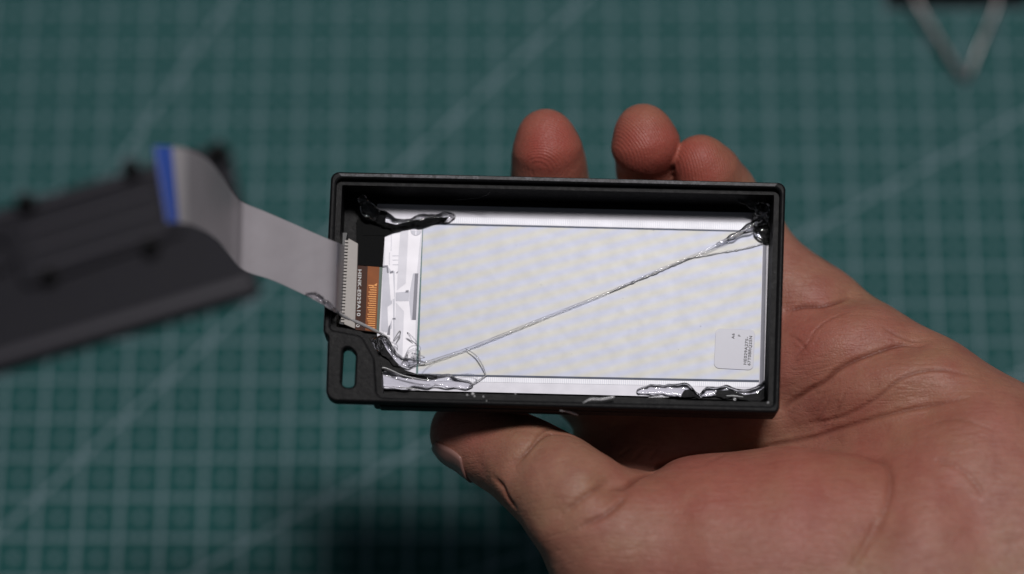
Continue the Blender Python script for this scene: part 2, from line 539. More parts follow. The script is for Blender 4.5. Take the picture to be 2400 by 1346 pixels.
M_CHROME = mat_simple('steel_wire', (.22, .21, .21, 1), .3, 1.0)

# ------------------------------------------------------------------ setting
tab = finish('table', box_mesh(-700, 1000, -700, 500, -30, -2.02), M_TABLE)
tab['kind'] = 'structure'
mat_obj = finish('cutting_mat', solid2d([round_poly([(-170, -290), (430, -290), (430, 140), (-170, 140)], 6)], -2, 0, .3), M_MAT)
mat_obj['label'] = 'green cutting mat with pale centimetre grid and slanting guide lines'
mat_obj['category'] = 'cutting mat'

# ------------------------------------------------------------------ device case
RIM = 11.0
case = thing('display_case', 'open black printed plastic case held in the hand, with lanyard loop corner', 'case', DEV)
L = lambda x, y, h=RIM: loc(x, y, h)
# outline, clockwise from the top-left corner
outer = round_poly([L(776, 402), L(1842, 428), L(1827, 968), L(763, 940), L(768, 789), L(757, 778)], [1.6, 1.5, 1.2, 2.2, .5, 1.2])
cav_rim = round_poly([L(789, 417), L(1829, 441), L(1814, 952), L(884, 931), L(878, 840), L(848, 786), L(774, 772)], [1.2, 1.2, .8, 1.4, 2.5, 2.0, .8])
hole = round_poly([L(804, 816), L(820, 814), L(834, 830), L(830, 908), L(799, 908)], [1.0, 1.6, 1.4, .8, 1.6])
def inset(poly, k):
    c = np.mean(np.array(poly), 0)
    out = []
    N = len(poly)
    P = np.array(poly)
    for i in range(N):
        a, b = P[i - 1], P[(i + 1) % N]
        t = b - a; t /= np.linalg.norm(t) + 1e-9
        nrm = np.array([t[1], -t[0]])
        out.append(tuple(P[i] + nrm * k))
    return out
area2 = sum(cav_rim[i - 1][0] * cav_rim[i][1] - cav_rim[i][0] * cav_rim[i - 1][1] for i in range(len(cav_rim)))
sgn = 1 if area2 < 0 else -1
cav_in = inset(cav_rim, 1.0 * sgn)
# the body behind the rim leaves out the loop and steps in towards the back
body = round_poly([L(776, 402), L(1842, 428), L(1827, 968), L(872, 943), L(866, 846), L(842, 798), L(768, 789), L(757, 778)], [1.6, 1.5, 1.2, .8, 2.0, 2.0, .4, 1.0])
shell = join_meshes([
    solid2d([inset(body, 1.55 * sgn)], -1.4, -.6),
    solid2d([inset(body, 1.15 * sgn), cav_in], -.62, 3.6),
    solid2d([body, cav_in], 3.58, 7.82),
    solid2d([outer, cav_in, hole], 7.8, 9.4),
    solid2d([outer, cav_rim, hole], 9.38, RIM, .42, 2)])
finish('shell', shell, M_BLACK, case)
def make_scuff_lit():  # worn speckle, lightened to carry the light caught by the rim
    t = NT('scuffed_lit_plastic'); o = t.obj()
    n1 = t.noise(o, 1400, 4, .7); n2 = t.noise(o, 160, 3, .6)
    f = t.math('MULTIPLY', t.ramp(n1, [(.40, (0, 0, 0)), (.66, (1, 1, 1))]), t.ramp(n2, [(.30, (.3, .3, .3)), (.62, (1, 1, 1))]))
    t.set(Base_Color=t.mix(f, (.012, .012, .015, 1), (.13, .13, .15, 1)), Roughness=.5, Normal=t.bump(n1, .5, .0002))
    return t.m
M_SCUFF_LIT = make_scuff_lit()
finish('scuffed_lit_edge', solid2d([[L(794, 406.5), L(1100, 412.5), L(1500, 422), L(1822, 430.5), L(1816, 437), L(1500, 429.5), L(1100, 419.5), L(800, 413)]], RIM - .05, RIM + .015), M_SCUFF_LIT, case)  # scuffs, plus the lit look of the top rim put into the colour
# lower skirt under the long edge, as the thicker body begins right of the loop
sk = [L(880, 944), L(1826, 966), L(1826, 956), L(880, 934)]
sk2 = round_poly([(sk[0][0] + .6, sk[0][1] - .22), (sk[1][0] - .4, sk[1][1] - .22), (sk[2][0] - .4, sk[2][1] - .2), (sk[3][0] + .6, sk[3][1] - .2)], [.35, .35, .05, .05])
finish('skirt', solid2d([sk2], 3.7, 7.9, .15), M_BLACK, case)

# ------------------------------------------------------------------ display panel
panel = thing('eink_screen', 'silver backed display module glued inside the black case', 'display', DEV)
def Q(pts, h=0.0): return [loc(x, y, h) for x, y in pts]
def plate(name, pts, h0, h1, m, parent=panel, rad=0.0):
    lp = Q(pts, h1)
    if rad: lp = round_poly(lp, rad)
    return finish(name, solid2d([lp], h0, h1), m, parent)
glass = plate('glass_sheet', [(884, 478), (1812, 500), (1806, 936), (1000, 916), (897, 912), (884, 800)], -.58, -.02, M_STRIP)
plate('backing_film', [(992, 527), (1787, 545), (1779, 891), (980, 876)], -.02, .10, M_SCREEN)
plate('film_border', [(990, 522.5), (1788, 541.5), (1788, 545), (992, 527)], -.02, .085, M_LINE)
plate('film_border', [(980, 876), (1779, 891), (1779, 896), (979, 880)], -.02, .085, M_LINE)
plate('edge_gap', [(990.5, 526), (992.5, 526), (981, 876), (975, 876), (977, 800)], -.02, .07, M_EDGE)
plate('contact_strip', [(1062, 509), (1758, 522), (1756, 540), (1062, 523.5)], -.02, .04, M_COMB)
plate('contact_strip', [(990, 881), (1776, 896.5), (1774, 908), (990, 893)], -.02, .04, M_COMB)
# right margin
plate('margin_bar', [(1788.5, 560), (1797, 560), (1790, 905), (1780, 905)], -.02, .12, M_GREY2)
plate('margin_bar', [(1797.2, 560), (1803, 560), (1796, 905), (1790.2, 905)], -.02, .09, M_BRIGHT)
plate('margin_bar', [(1804, 572), (1812, 572), (1810, 640), (1803, 640)], -.02, .06, M_GREY2)
for k in range(11):
    for j in (0, 1):
        yy = 575 + k * 6; xx = 1805.2 + j * 3.4 - k * .1
        plate('contact_pad', [(xx, yy), (xx + 2.4, yy), (xx + 2.4, yy + 4), (xx, yy + 4)], .05, .09, M_BRIGHT)
plate('margin_bar', [(1803, 643), (1811, 643), (1805, 828), (1798, 828)], -.02, .06, M_BRIGHT)
plate('margin_bar', [(1798, 830), (1807, 830), (1804, 890), (1796, 890)], -.02, .06, M_GREY2)
for (y0, y1, dx) in ((836, 846, 0), (850, 857, 0), (861, 872, -.6), (876, 885, -.8)):
    plate('contact_pad', [(1799 + dx, y0), (1805 + dx, y0), (1804 + dx, y1), (1798.4 + dx, y1)], .05, .09, M_BRIGHT)
# circuit areas left of the film (traced lay-out of the bonding area)
plate('trace_field', [(902, 552), (917, 540), (988, 527), (977, 640), (972, 850), (945, 850), (900, 800)], -.02, .02, M_BRIGHT)
plate('trace_field', [(939, 532), (958, 529), (951, 664), (930, 681), (934, 600)], .01, .045, M_STRIP)
plate('trace_field', [(928, 709), (947, 730), (943, 838), (923, 822)], .01, .045, M_STRIP)
plate('trace_field', [(898, 630), (909, 625), (921, 640), (918, 770), (905, 780), (893, 774)], .01, .045, M_GREY1)
plate('trace_field', [(968, 641), (980, 641), (972, 750), (963, 750), (959, 707), (960, 686)], .02, .06, M_GREY1)
plate('trace_field', [(972.5, 641), (980.5, 641), (975, 750), (966, 750)], .05, .08, M_GREY2)
plate('trace_field', [(927, 686), (960, 683), (958, 706), (927, 706)], .02, .06, M_GREY1)
plate('trace_field', [(911, 640), (921, 634), (924, 700), (916, 706)], .02, .07, M_BRIGHT)
plate('trace_field', [(908, 720), (919, 712), (920, 745), (910, 770)], .02, .07, M_BRIGHT)
plate('trace_line', [(916.4, 543), (917.8, 543), (917.4, 588), (916, 588)], .02, .05, M_GREY1)
plate('trace_line', [(912, 592), (913.4, 592), (913, 622), (911.6, 622)], .02, .05, M_GREY1)
for yy in (599, 609, 620): plate('trace_line', [(920, yy), (934, yy), (934, yy + 1.6), (920, yy + 1.6)], .02, .05, M_GREY1)
plate('trace_line', [(921.5, 636), (925, 636), (925, 800), (921.5, 800)], .03, .06, M_GREY1)
plate('trace_mark', [(896, 623), (909, 622), (911, 640), (907, 640), (906, 627), (896, 628)], .03, .08, M_GREY2)
plate('trace_mark', [(914, 637), (922, 634), (922, 640), (913, 642)], .05, .09, M_GREY2)
plate('trace_mark', [(928, 640), (934, 635), (931, 641)], .05, .09, M_GREY2)
plate('trace_mark', [(951, 681), (958, 680), (957, 686), (950, 686)], .07, .1, M_GREY2)
plate('trace_mark', [(920, 746), (927, 745), (927, 749), (920, 749)], .07, .1, M_GREY2)
plate('trace_mark', [(911, 765), (915, 760), (914, 785), (907, 785)], .07, .1, M_GREY2)
def disc(px, py, r, h, n=24):
    x, y = loc(px, py, h)
    return [(x + r * math.cos(2 * math.pi * k / n), y + r * math.sin(2 * math.pi * k / n)) for k in range(n)]
for (mx, my) in ((975, 540), (965, 851)):
    mk = finish('alignment_mark', solid2d([disc(mx, my, 1.08, .1)], .02, .10, .03), M_GREY1, panel)
    x, y = loc(mx, my, .1)
    finish('cross', solid2d([[(x - 1, y - .07), (x + 1, y - .07), (x + 1, y + .07), (x - 1, y + .07)]], .08, .12), M_BRIGHT, mk)
    finish('cross', solid2d([[(x - .07, y - 1), (x + .07, y - 1), (x + .07, y + 1), (x - .07, y + 1)]], .081, .121), M_BRIGHT, mk)

# flexible circuit with tape, print and connector
flex = plate('flex_circuit', [(838, 616), (897, 622), (888, 780), (826, 772)], .02, .3, M_BROWN)
plate('solder_field', [(862, 622), (890, 624), (884, 778), (856, 774)], .25, .34, M_COPPER, flex)
plate('edge_stripe', [(889.5, 625), (897, 626), (888.5, 778), (882, 777)], .25, .36, M_GREEN, flex)
yy = 668
k = 0
while yy < 768:
    x0 = 866 + (k * 7 % 5) - (yy - 620) * .05
    plate('copper_trace', [(x0, yy), (885 - (yy - 620) * .04, yy + .8), (885 - (yy - 620) * .04, yy + 3.0), (x0, yy + 2.2)], .30, .40, M_TRACE, flex)
    yy += 5.2; k += 1
plate('copper_trace', [(872, 671), (884, 664), (884, 667), (874, 673)], .3, .4, M_TRACE, flex)
plate('black_strip', [(846, 470), (905, 500), (903, 520), (928, 527), (962, 519), (1004, 511), (1050, 509), (1040, 521), (985, 531), (930, 541), (903, 552), (850, 552)], .5, .62, M_TAPE, panel)  # thin black strip tapering right over the panel's top-left corner
plate('black_tape', [(836, 515), (900, 512), (902, 552), (897, 626), (838, 621)], .2, .5, M_TAPE, panel)

def text_mesh(s, size):
    cu = bpy.data.curves.new('txt', 'FONT'); cu.body = s; cu.size = size * MM; cu.extrude = .01 * MM
    cu.align_x = 'LEFT'; cu.align_y = 'BOTTOM_BASELINE'
    cu.space_character = 1.12; cu.offset = .022 * size * MM
    o = bpy.data.objects.new('txt', cu); COL.objects.link(o)
    dg = bpy.context.evaluated_depsgraph_get()
    m = bpy.data.meshes.new_from_object(o.evaluated_get(dg))
    bpy.data.objects.remove(o); bpy.data.curves.remove(cu)
    return m
def write(name, s, p0, p1, h, size, m, parent):
    """lettering whose base line runs from p0 to p1 (device mm)"""
    me = text_mesh(s, size)
    xs = [v.co.x for v in me.vertices]
    w = max(xs) - min(xs); x0 = min(xs)
    d = np.array(p1) - np.array(p0); ln = np.linalg.norm(d); an = math.atan2(d[1], d[0])
    me.transform(Matrix.Translation((p0[0] * MM, p0[1] * MM, h * MM)) @ Matrix.Rotation(an, 4, 'Z')
                 @ Matrix.Diagonal((ln * MM / w, 1, 1, 1)) @ Matrix.Translation((-x0, 0, 0)))
    return finish(name, me, m, parent)
write('lettering', 'HINK-E029A10', loc(839.5, 632, .4), loc(836.5, 741, .4), .36, .95, M_WHITE, flex)
write('lettering', '0', loc(835, 760, .4), loc(834.8, 767, .4), .36, .95, M_WHITE, flex)

conn = finish('connector', join_meshes([]) if False else solid2d([round_poly(Q([(816, 558), (839, 571), (832, 771), (806, 760)], 2.2), .15)], .3, 2.2, .1), M_CONN, panel)
act = finish('actuator', solid2d([Q([(796, 545), (815, 545), (812, 560), (806, 762), (788, 758), (793, 600)], 2.0)], .1, 2.0, .1), M_CONN_D, conn)
pins = []
for k in range(26):
    f = (k + .5) / 26
    px = 815.2 + (805.4 - 815.2) * f; py = 562 + (757 - 562) * f
    x, y = loc(px, py, 2.3)
    pins.append(box_mesh(x - .55, x + .15, y - .20, y + .20, 1.6, 2.32))
po = finish('contact_row', join_meshes(pins), M_CONN, conn); po['kind'] = 'stuff'

# sticker
lab = finish('label_sticker', solid2d([round_poly(Q([(1678, 770), (1770, 774), (1765, 868), (1673, 863)], .25), 1.0)], .10, .25, .04), M_LABEL, panel)
write('lettering', 'HE029A275-', loc(1749, 855, .3), loc(1754, 790, .3), .26, .80, M_INK, lab)
write('lettering', '67T0BRQ25N', loc(1758.5, 857, .3), loc(1763, 788, .3), .26, .80, M_INK, lab)
write('lettering', 'A6', loc(1721, 795, .3), loc(1722, 782, .3), .26, .75, M_INK, lab)
write('lettering', 'F', loc(1735.5, 789, .3), loc(1736, 785, .3), .26, .70, M_INK, lab)

for (dx, dy, dr) in ((1532, 540, .16), (1642, 765, .14), (1268, 668, .10), (1460, 700, .09), (1150, 640, .08), (1590, 820, .10), (1340, 830, .08), (1210, 575, .07), (1690, 640, .09), (1455, 590, .06)):
    x, y = loc(dx, dy, .1)
    n_ = 7; ph = random.uniform(0, 6)
    finish('dust_speck', solid2d([[(x + dr * random.uniform(.5, 1.4) * math.cos(ph + 6.283 * k / n_), y + dr * .5 * math.sin(ph + 6.283 * k / n_)) for k in range(n_)]], .09, .13), M_GREY2, panel)

# ------------------------------------------------------------------ hot glue
def glue_blob(name, prims, parent=case, res=.2, k=1.2, noise=.22, seed=1, m=None):
    pts = [np.array(loc3(*p[:3])) for p in prims]
    rad = [p[3] for p in prims]
    lo = np.min([p - r for p, r in zip(pts, rad)], 0) - 1.0; hi = np.max([p + r for p, r in zip(pts, rad)], 0) + 1.0
    lo[2] = max(lo[2], -.5)
    def fn(P0):
        P = P0 * np.array([1, 1, 1.9]) - np.array([0, 0, .9]) * np.clip(P0[..., 2:3], 0, 2)
        d = None
        for i in range(len(pts) - 1):
            e = sd_cone(P, pts[i], pts[i + 1], rad[i], rad[i + 1])
            d = e if d is None else smin(d, e, k)
        d = d + noise * vnoise(P, 1.2, seed) + noise * .7 * vnoise(P, 3.2, seed + 9)
        return np.maximum(d, -(P0[..., 2] - .13))
    V, Qd = surface_nets(fn, lo, hi, res)
    return finish(name, np_mesh(V * MM, Qd), m or M_GLUE, parent)
glue_blob('glue_blob', [(848, 462, 5.5, 1.0), (862, 490, 3.5, 1.3), (900, 515, 1.0, 1.3), (925, 528, .5, 1.0), (985, 519, .5, 1.1), (1045, 510, .5, .9), (1062, 508, .4, .5)], seed=3, m=M_STRING)
glue_blob('glue_blob', [(1740, 455, 7.5, 1.1), (1765, 470, 6.0, .9), (1790, 490, 3.0, 1.3), (1780, 515, 1.4, 1.3), (1785, 545, .8, 1.3), (1796, 560, .6, 1.1)], seed=5, m=M_STRING)
glue_blob('glue_blob', [(1786, 518, 1.4, 1.0), (1755, 535, 1.3, .65), (1715, 556, 1.2, .34), (1680, 572, 1.1, .2)], seed=6, noise=.08, res=.16)
glue_blob('glue_blob', [(862, 800, 6.0, .9), (880, 808, 3.0, 1.1), (897, 800, 1.2, 1.0), (908, 822, .9, 1.0), (930, 845, .7, .8), (958, 852, .6, .8), (978, 849, .5, .4)], seed=8)
glue_blob('glue_blob', [(888, 872, 1.5, .9), (905, 888, .8, 1.4), (950, 893, .7, 1.2), (1000, 893, .6, 1.1), (1050, 893, .6, 1.1), (1090, 901, .5, .6), (1105, 903, .4, .4)], seed=9)
glue_blob('glue_blob', [(1498, 917, .4, .5), (1530, 912, .5, .8), (1575, 913, .6, .9), (1605, 915, .8, 1.1), (1632, 926, .8, .5)], seed=12)
glue_blob('glue_blob', [(1640, 928, .8, .5), (1660, 918, .8, .7), (1700, 917, .8, 1.0), (1740, 925, .8, .7), (1770, 926, 1.0, 1.2), (1800, 912, 1.4, 1.5), (1803, 895, 1.0, .7)], seed=14)
glue_blob('glue_smear', [(900, 940, 2.0, .35), (1010, 937, 2.0, .35), (1100, 930, 3, .4)], seed=15, noise=.1)

plate('dark_corner_sheet', [(1776, 505), (1812, 505), (1812, 568), (1794, 568), (1774, 540)], .11, .32, M_BLACK, case)  # added black sheet; stands in for wall shade and dark seen through glue
plate('dark_corner_sheet', [(872, 792), (894, 796), (908, 822), (928, 848), (950, 868), (1000, 884), (1046, 885), (1000, 891), (945, 884), (902, 868), (888, 876), (876, 876)], .11, .36, M_BLACK, case, .5)  # added black sheet in the place of the case's corner floor
plate('dark_corner_sheet', [(1592, 934), (1604, 914), (1622, 912), (1640, 930), (1668, 928), (1682, 916), (1716, 914), (1745, 926), (1772, 922), (1798, 904), (1808, 902), (1806, 940)], .11, .30, M_BLACK, case, .6)  # added black sheet that darkens the glue along the lower edge
def string(pts, r, m=M_GLUE, name='glue_string', parent=case, seg=8, lump=.12, seed=0):
    return finish(name, tube([loc3(*p) for p in pts], r, seg, 8, MM, lump, seed), m, parent, smooth=True)
string([(958, 853, .9), (985, 851, 1.0), (1010, 846, 1.0), (1100, 815, 1.0), (1260, 751, .9), (1430, 683, .8), (1545, 632, .8), (1620, 601, .9), (1680, 573, 1.0), (1740, 540, 1.2), (1783, 516, 1.4)],
       [.26, .16, .20, .17, .16, .13, .10, .11, .14, .26, .42], M_STRING)
string([(1540, 638, .35), (1600, 612, .5), (1660, 590, .6), (1720, 560, .9), (1770, 530, 1.2)], [.08, .12, .12, .14, .2], lump=.3, seed=3)
string([(1430, 685, .4), (1500, 655, .4), (1560, 630, .4), (1615, 606, .5)], [.08, .2, .18, .08], M_MILK, lump=.5, seed=4)
string([(1610, 607, .4), (1680, 594, .35), (1740, 584, .35), (1788, 571, .5)], [.08, .15, .15, .16], M_MILK, lump=.6, seed=5)
string([(1092, 818, .9), (1115, 833, 1.3), (1130, 855, 1.3), (1139, 878, .8)], [.07, .12, .12, .07], M_MILK)
string([(1020, 846, .8), (1000, 862, .7), (985, 880, .5)], .05)
string([(948, 838, .8), (960, 815, 1.8), (978, 810, 1.8), (985, 820, 1.4), (970, 845, .8)], .10)
string([(950, 845, .8), (955, 825, 1.8), (975, 818, 1.8), (968, 840, .9)], .07)
string([(1055, 887, .6), (1085, 878, 1.2), (1108, 878, 1.2), (1118, 888, .8), (1106, 903, .6)], .09)
string([(1100, 905, .5), (1120, 892, .8), (1140, 880, .5)], [.12, .1, .12], M_MILK)
string([(888, 874, 2.2), (900, 862, 2.3), (945, 880, 1.9), (990, 890, 1.8), (1010, 891, 1.7)], [.10, .13, .12, .12, .1], M_MILK)
for k in range(9):
    bx, by = random.uniform(885, 985), random.uniform(790, 860)
    string([(bx, by, .6), (bx + random.uniform(-14, 20), by - random.uniform(4, 22), random.uniform(1, 3)), (bx + random.uniform(4, 28), by + random.uniform(-14, 10), random.uniform(.8, 2)), (bx + random.uniform(0, 22), by + random.uniform(0, 16), .5)],
           [.06, .13, .11, .06], M_GLUE if k % 3 else M_MILK, 'glue_loop', lump=.1, seed=k)
string([(1145, 432, 9.2), (1147, 452, 8.0), (1120, 464, 6.0), (1060, 470, 4.0)], .05)
string([(935, 908, 1.9), (965, 911, 1.9), (985, 915, 1.9)], [.1, .16, .1], M_MILK)
string([(1520, 932, 2.2), (1545, 931, 2.2), (1568, 931, 2.2)], [.08, .13, .08], M_MILK)
string([(1702, 928, 2.4), (1720, 928, 2.4), (1742, 931, 2.4)], [.08, .14, .08], M_MILK)
# crumbs and smears on the lower rim
for i, (x, y, r) in enumerate(((1095, 926, .22), (1108, 923, .34), (1112, 929, .2), (1133, 930, .2), (1140, 940, .14), (1208, 923, .18), (1722, 936, .3), (1800, 944, .2))):
    p = loc3(x, y, RIM if y > 938 else 9.4)
    bm = bmesh.new(); bmesh.ops.create_icosphere(bm, subdivisions=2, radius=r * MM)
    for v in bm.verts: v.co = v.co * random.uniform(.8, 1.15); v.co.z *= .5
    bmesh.ops.translate(bm, vec=Vector(p * MM), verts=bm.verts)
    m = bpy.data.meshes.new('c'); bm.to_mesh(m); bm.free()
    finish('glue_crumb', m, M_MILK, case, True)
string([(1366, 945, RIM), (1385, 936, RIM + .1), (1410, 936, RIM), (1440, 930, RIM)], [.1, .26, .22, .3], M_MILK, 'glue_smear', lump=.3, seed=2)
string([(1312, 962, 9.6), (1335, 966, 8.6), (1355, 973, 7.6)], [.1, .22, .14], M_MILK, 'glue_smear', lump=.3, seed=8)

# ------------------------------------------------------------------ ribbon cable
rib = thing('ribbon_cable', 'grey flat ribbon cable with blue stiffened end rising from the connector', 'cable', Matrix.Translation(Vector(at_depth(795, 655, 2))))
ROFF = at_depth(795, 655, 2)
cs = [(806, 577, 800, 744, 2.0), (801, 574, 796, 740, 5.5), (793, 570, 788, 734, 11.0), (780, 565, 776, 727, 14.2), (740, 548, 742, 706, 15.2), (690, 526, 690, 680, 16.2), (630, 500, 636, 656, 18), (585, 482, 585, 640, 19.4), (566, 473, 563, 628, 20.6), (556, 466, 552, 617, 23.5),
      (540, 446, 535, 596, 28), (518, 412, 512, 566, 37), (490, 378, 482, 543, 47), (455, 356, 452, 529, 56), (415, 346, 425, 523, 64), (362, 343, 393, 521, 71)]
def ribbon(lo_t, hi_t, off, thick, nseg=70, ncol=8):
    E = []
    for s in cs:
        E.append(np.concatenate([at_depth(s[0], s[1], s[4]), at_depth(s[2], s[3], s[4])]))
    S = spline(E, 10)
    i0, i1 = int(lo_t * (len(S) - 1)), int(hi_t * (len(S) - 1))
    S = S[i0:i1 + 1]
    V, Fc = [], []
    rows = []
    for i in range(len(S)):
        a, b = S[i, :3], S[i, 3:]
        t = S[min(i + 1, len(S) - 1)] - S[max(i - 1, 0)]; t = t[:3] + t[3:]
        n = np.cross(t, b - a); n /= np.linalg.norm(n)
        if n @ BACK < 0: n = -n
        row = []
        for c in range(ncol + 1):
            f = c / ncol
            row.append(a + (b - a) * f + n * off * MM)
        top = [p + n * thick * MM / 2 for p in row]; bot = [p - n * thick * MM / 2 for p in row]
        rows.append(top + bot[::-1])
    m = len(rows[0])
    for r in rows: V += [p - ROFF for p in r]
    for i in range(len(rows) - 1):
        for k in range(m):
            Fc.append((i * m + k, i * m + (k + 1) % m, (i + 1) * m + (k + 1) % m, (i + 1) * m + k))
    Fc.append(tuple(range(m))[::-1]); Fc.append(tuple((len(rows) - 1) * m + k for k in range(m)))
    me = mesh_from(V, Fc)
    bm = bmesh.new(); bm.from_mesh(me); bmesh.ops.recalc_face_normals(bm, faces=bm.faces); bm.to_mesh(me); bm.free()
    return me
def make_ribbon_mat():
    t = NT('ribbon_film'); o = t.obj()
    t.set(Base_Color=t.mix(t.noise(o, 200, 3), sr(160, 155, 160), sr(172, 167, 173)), Roughness=.42, Normal=t.bump(t.noise(o, 160, 2), .2, .0006))
    return t.m
band = finish('band', ribbon(0, 1, 0, .16), make_ribbon_mat(), rib)
finish('blue_stiffener', ribbon(.955, 1, .16, .18), mat_simple('blue_film', sr(62, 96, 190), .5, var=.04), rib)
finish('blue_stiffener', ribbon(.955, 1, -.16, .18), bpy.data.materials['blue_film'], rib)
finish('end_band', ribbon(.90, .956, .11, .06), mat_simple('pale_film', sr(196, 192, 196), .4), rib)
finish('contact_end', ribbon(0, .16, .11, .07), mat_simple('tinned_contacts', sr(120, 118, 130), .4, .3), rib)
# hot glue that stuck to the cable's lower edge
def wstring(pts, r, name, parent, m, lump=.2, seed=0):
    me = tube([(at_depth(*p) - ROFF) / MM for p in pts], r, 8, 8, MM, lump, seed)
    return finish(name, me, m, parent, True)
wstring([(716, 690, 16.2), (738, 694, 16), (762, 708, 15.6), (780, 722, 15.2), (794, 733, 13.5)], [.25, .65, .5, .35, .25], 'glue_string', rib, M_GLUE, .3)
wstring([(790, 730, 14.0), (806, 742, 11.5), (826, 752, 9.0)], [.22, .34, .12], 'glue_string', rib, M_MILK, .1)
wstring([(822, 749, 9.4), (838, 756, 8.2), (866, 769, 6.0), (884, 778, 4.5), (895, 783, 3.0)], [.12, .36, .34, .28, .18], 'glue_string', rib, M_MILK, .06)

# ------------------------------------------------------------------ back cover lying on the mat
ZC = 3.4
p_rt = on_mat(538, 350, ZC * MM); p_rb = on_mat(612, 684, ZC * MM)
q1 = on_mat(0, 866, ZC * MM) - p_rb
vx = -q1 / np.linalg.norm(q1); vy = np.array([-vx[1], vx[0], 0.0])
hc = float((on_mat(300, 400, ZC * MM) - p_rb) @ vy) / MM
CM = Matrix(((vx[0], vy[0], 0, p_rb[0]), (vx[1], vy[1], 0, p_rb[1]), (0, 0, 1, 0), (0, 0, 0, 1)))
cover = thing('back_cover', 'charcoal plastic back cover lying on the mat under the raised ribbon end', 'cover', CM)
def cl(px, py, z):
    p = on_mat(px, py, z * MM) - p_rb
    return (np.dot(p, vx) / MM, np.dot(p, vy) / MM)
LC = 92.0
finish('plate', solid2d([round_poly([(-LC, 0), (0, 0), (3.0, hc), (-LC, hc)], 2.0)], .02, ZC, .5, 3), M_LID, cover)
fl = join_meshes([solid2d([round_poly([(-LC + 1.2, 1.6), (-1.2, 1.6), (-1.2, 4.6), (-LC + 1.2, 4.6)], .5)], ZC - .05, ZC + 1.2, .4),
                  solid2d([round_poly([(-LC + 1.2, hc - 3), (-1.2, hc - 3), (-1.2, hc - 1.4), (-LC + 1.2, hc - 1.4)], .4)], ZC - .05, ZC + 1.2, .3)])
finish('flange', fl, mat_simple('flange_plastic', (.040, .037, .050, 1), .45), cover)
# raised module with parallel ribs
ux, uy = cl(300, 470, ZC)
ang_blk = 0.0
finish('raised_block', solid2d([round_poly([(-56, hc - 23.5), (-14, hc - 21), (-14, hc - 6), (-56, hc - 6)], 2.0)], ZC - .05, ZC + 2.2, .5), M_LID, cover)
for k in range(3):
    finish('rib', solid2d([round_poly([(-52, hc - 10 - k * 5.2), (-18, hc - 9.4 - k * 5.2), (-18, hc - 8 - k * 5.2), (-52, hc - 8.6 - k * 5.2)], .4)], ZC + 2.1, ZC + 3.0, .25), bpy.data.materials['flange_plastic'], cover)
def post(px, py, r, hgt):
    x, y = cl(px, py, ZC + hgt)
    n = 20
    c = [(x + r * math.cos(2 * math.pi * k / n), y + r * math.sin(2 * math.pi * k / n)) for k in range(n)]
    c2 = [(x + r * .45 * math.cos(2 * math.pi * k / n), y + r * .45 * math.sin(2 * math.pi * k / n)) for k in range(n)]
    finish('post', solid2d([c, c2], ZC - .05, ZC + hgt, .2), M_BLACK, cover)
for (px, py, r, hh) in ((305, 388, 2.2, 5), (58, 468, 2.2, 5), (352, 572, 1.9, 5), (112, 640, 1.9, 5), (508, 352, 2.4, 5)): post(px, py, r, hh)
x, y = cl(-12, 600, ZC)
finish('ring_boss', solid2d([[(x + 5.4 * math.cos(2 * math.pi * k / 32), y + 5.4 * math.sin(2 * math.pi * k / 32)) for k in range(32)],
                             [(x + 3.9 * math.cos(2 * math.pi * k / 32), y + 3.9 * math.sin(2 * math.pi * k / 32)) for k in range(32)]], ZC - .05, ZC + 2.0, .3), M_LID, cover)

# ------------------------------------------------------------------ binder clip at the far corner
cb = on_mat(2250, -60, 0)
clip = thing('binder_clip', 'black binder clip with steel wire handle at the mat\'s far corner', 'binder clip', Matrix.Translation(Vector(cb)))
def cw(px, py, z): return (on_mat(px, py, z * MM) - cb) / MM
bx0 = cw(2085, 0, 8); bx1 = cw(2420, 0, 8)
# folded spring body: a triangular prism lying on its side, its edge just inside the frame
prof = [(0, 15.5), (1.2, 16.5), (2.2, 15.6), (17, 1.2), (17.5, .2), (15, .2), (2, 12.6), (-13, .2), (-15.5, .2), (-15, 1.2)]
ymid = cw(2250, -24, 10)[1] + 15
V = []; 
for xx in (bx0[0], bx1[0]):
    for (py_, pz_) in prof: V.append(np.array([xx, ymid + py_, pz_]) * MM)
n = len(prof)
Fc = [(k, (k + 1) % n, n + (k + 1) % n, n + k) for k in range(n)] + [tuple(range(n))[::-1], tuple(range(n, 2 * n))]
me = mesh_from(V, Fc)
bm = bmesh.new(); bm.from_mesh(me); bmesh.ops.recalc_face_normals(bm, faces=bm.faces); bm.to_mesh(me); bm.free()
finish('spring_body', me, mat_simple('clip_black', (.006, .006, .007, 1), .3), clip)
finish('wire_handle', tube([cw(2120, -40, 7), cw(2150, 8, 7), cw(2200, 90, 5), cw(2240, 155, 3.2), cw(2252, 174, 2.6), cw(2266, 178, 2.4), cw(2276, 162, 2.6), cw(2300, 100, 4), cw(2332, 25, 6.5), cw(2345, -30, 7.5)],
                           .75, 10, 8), M_CHROME, clip, True)

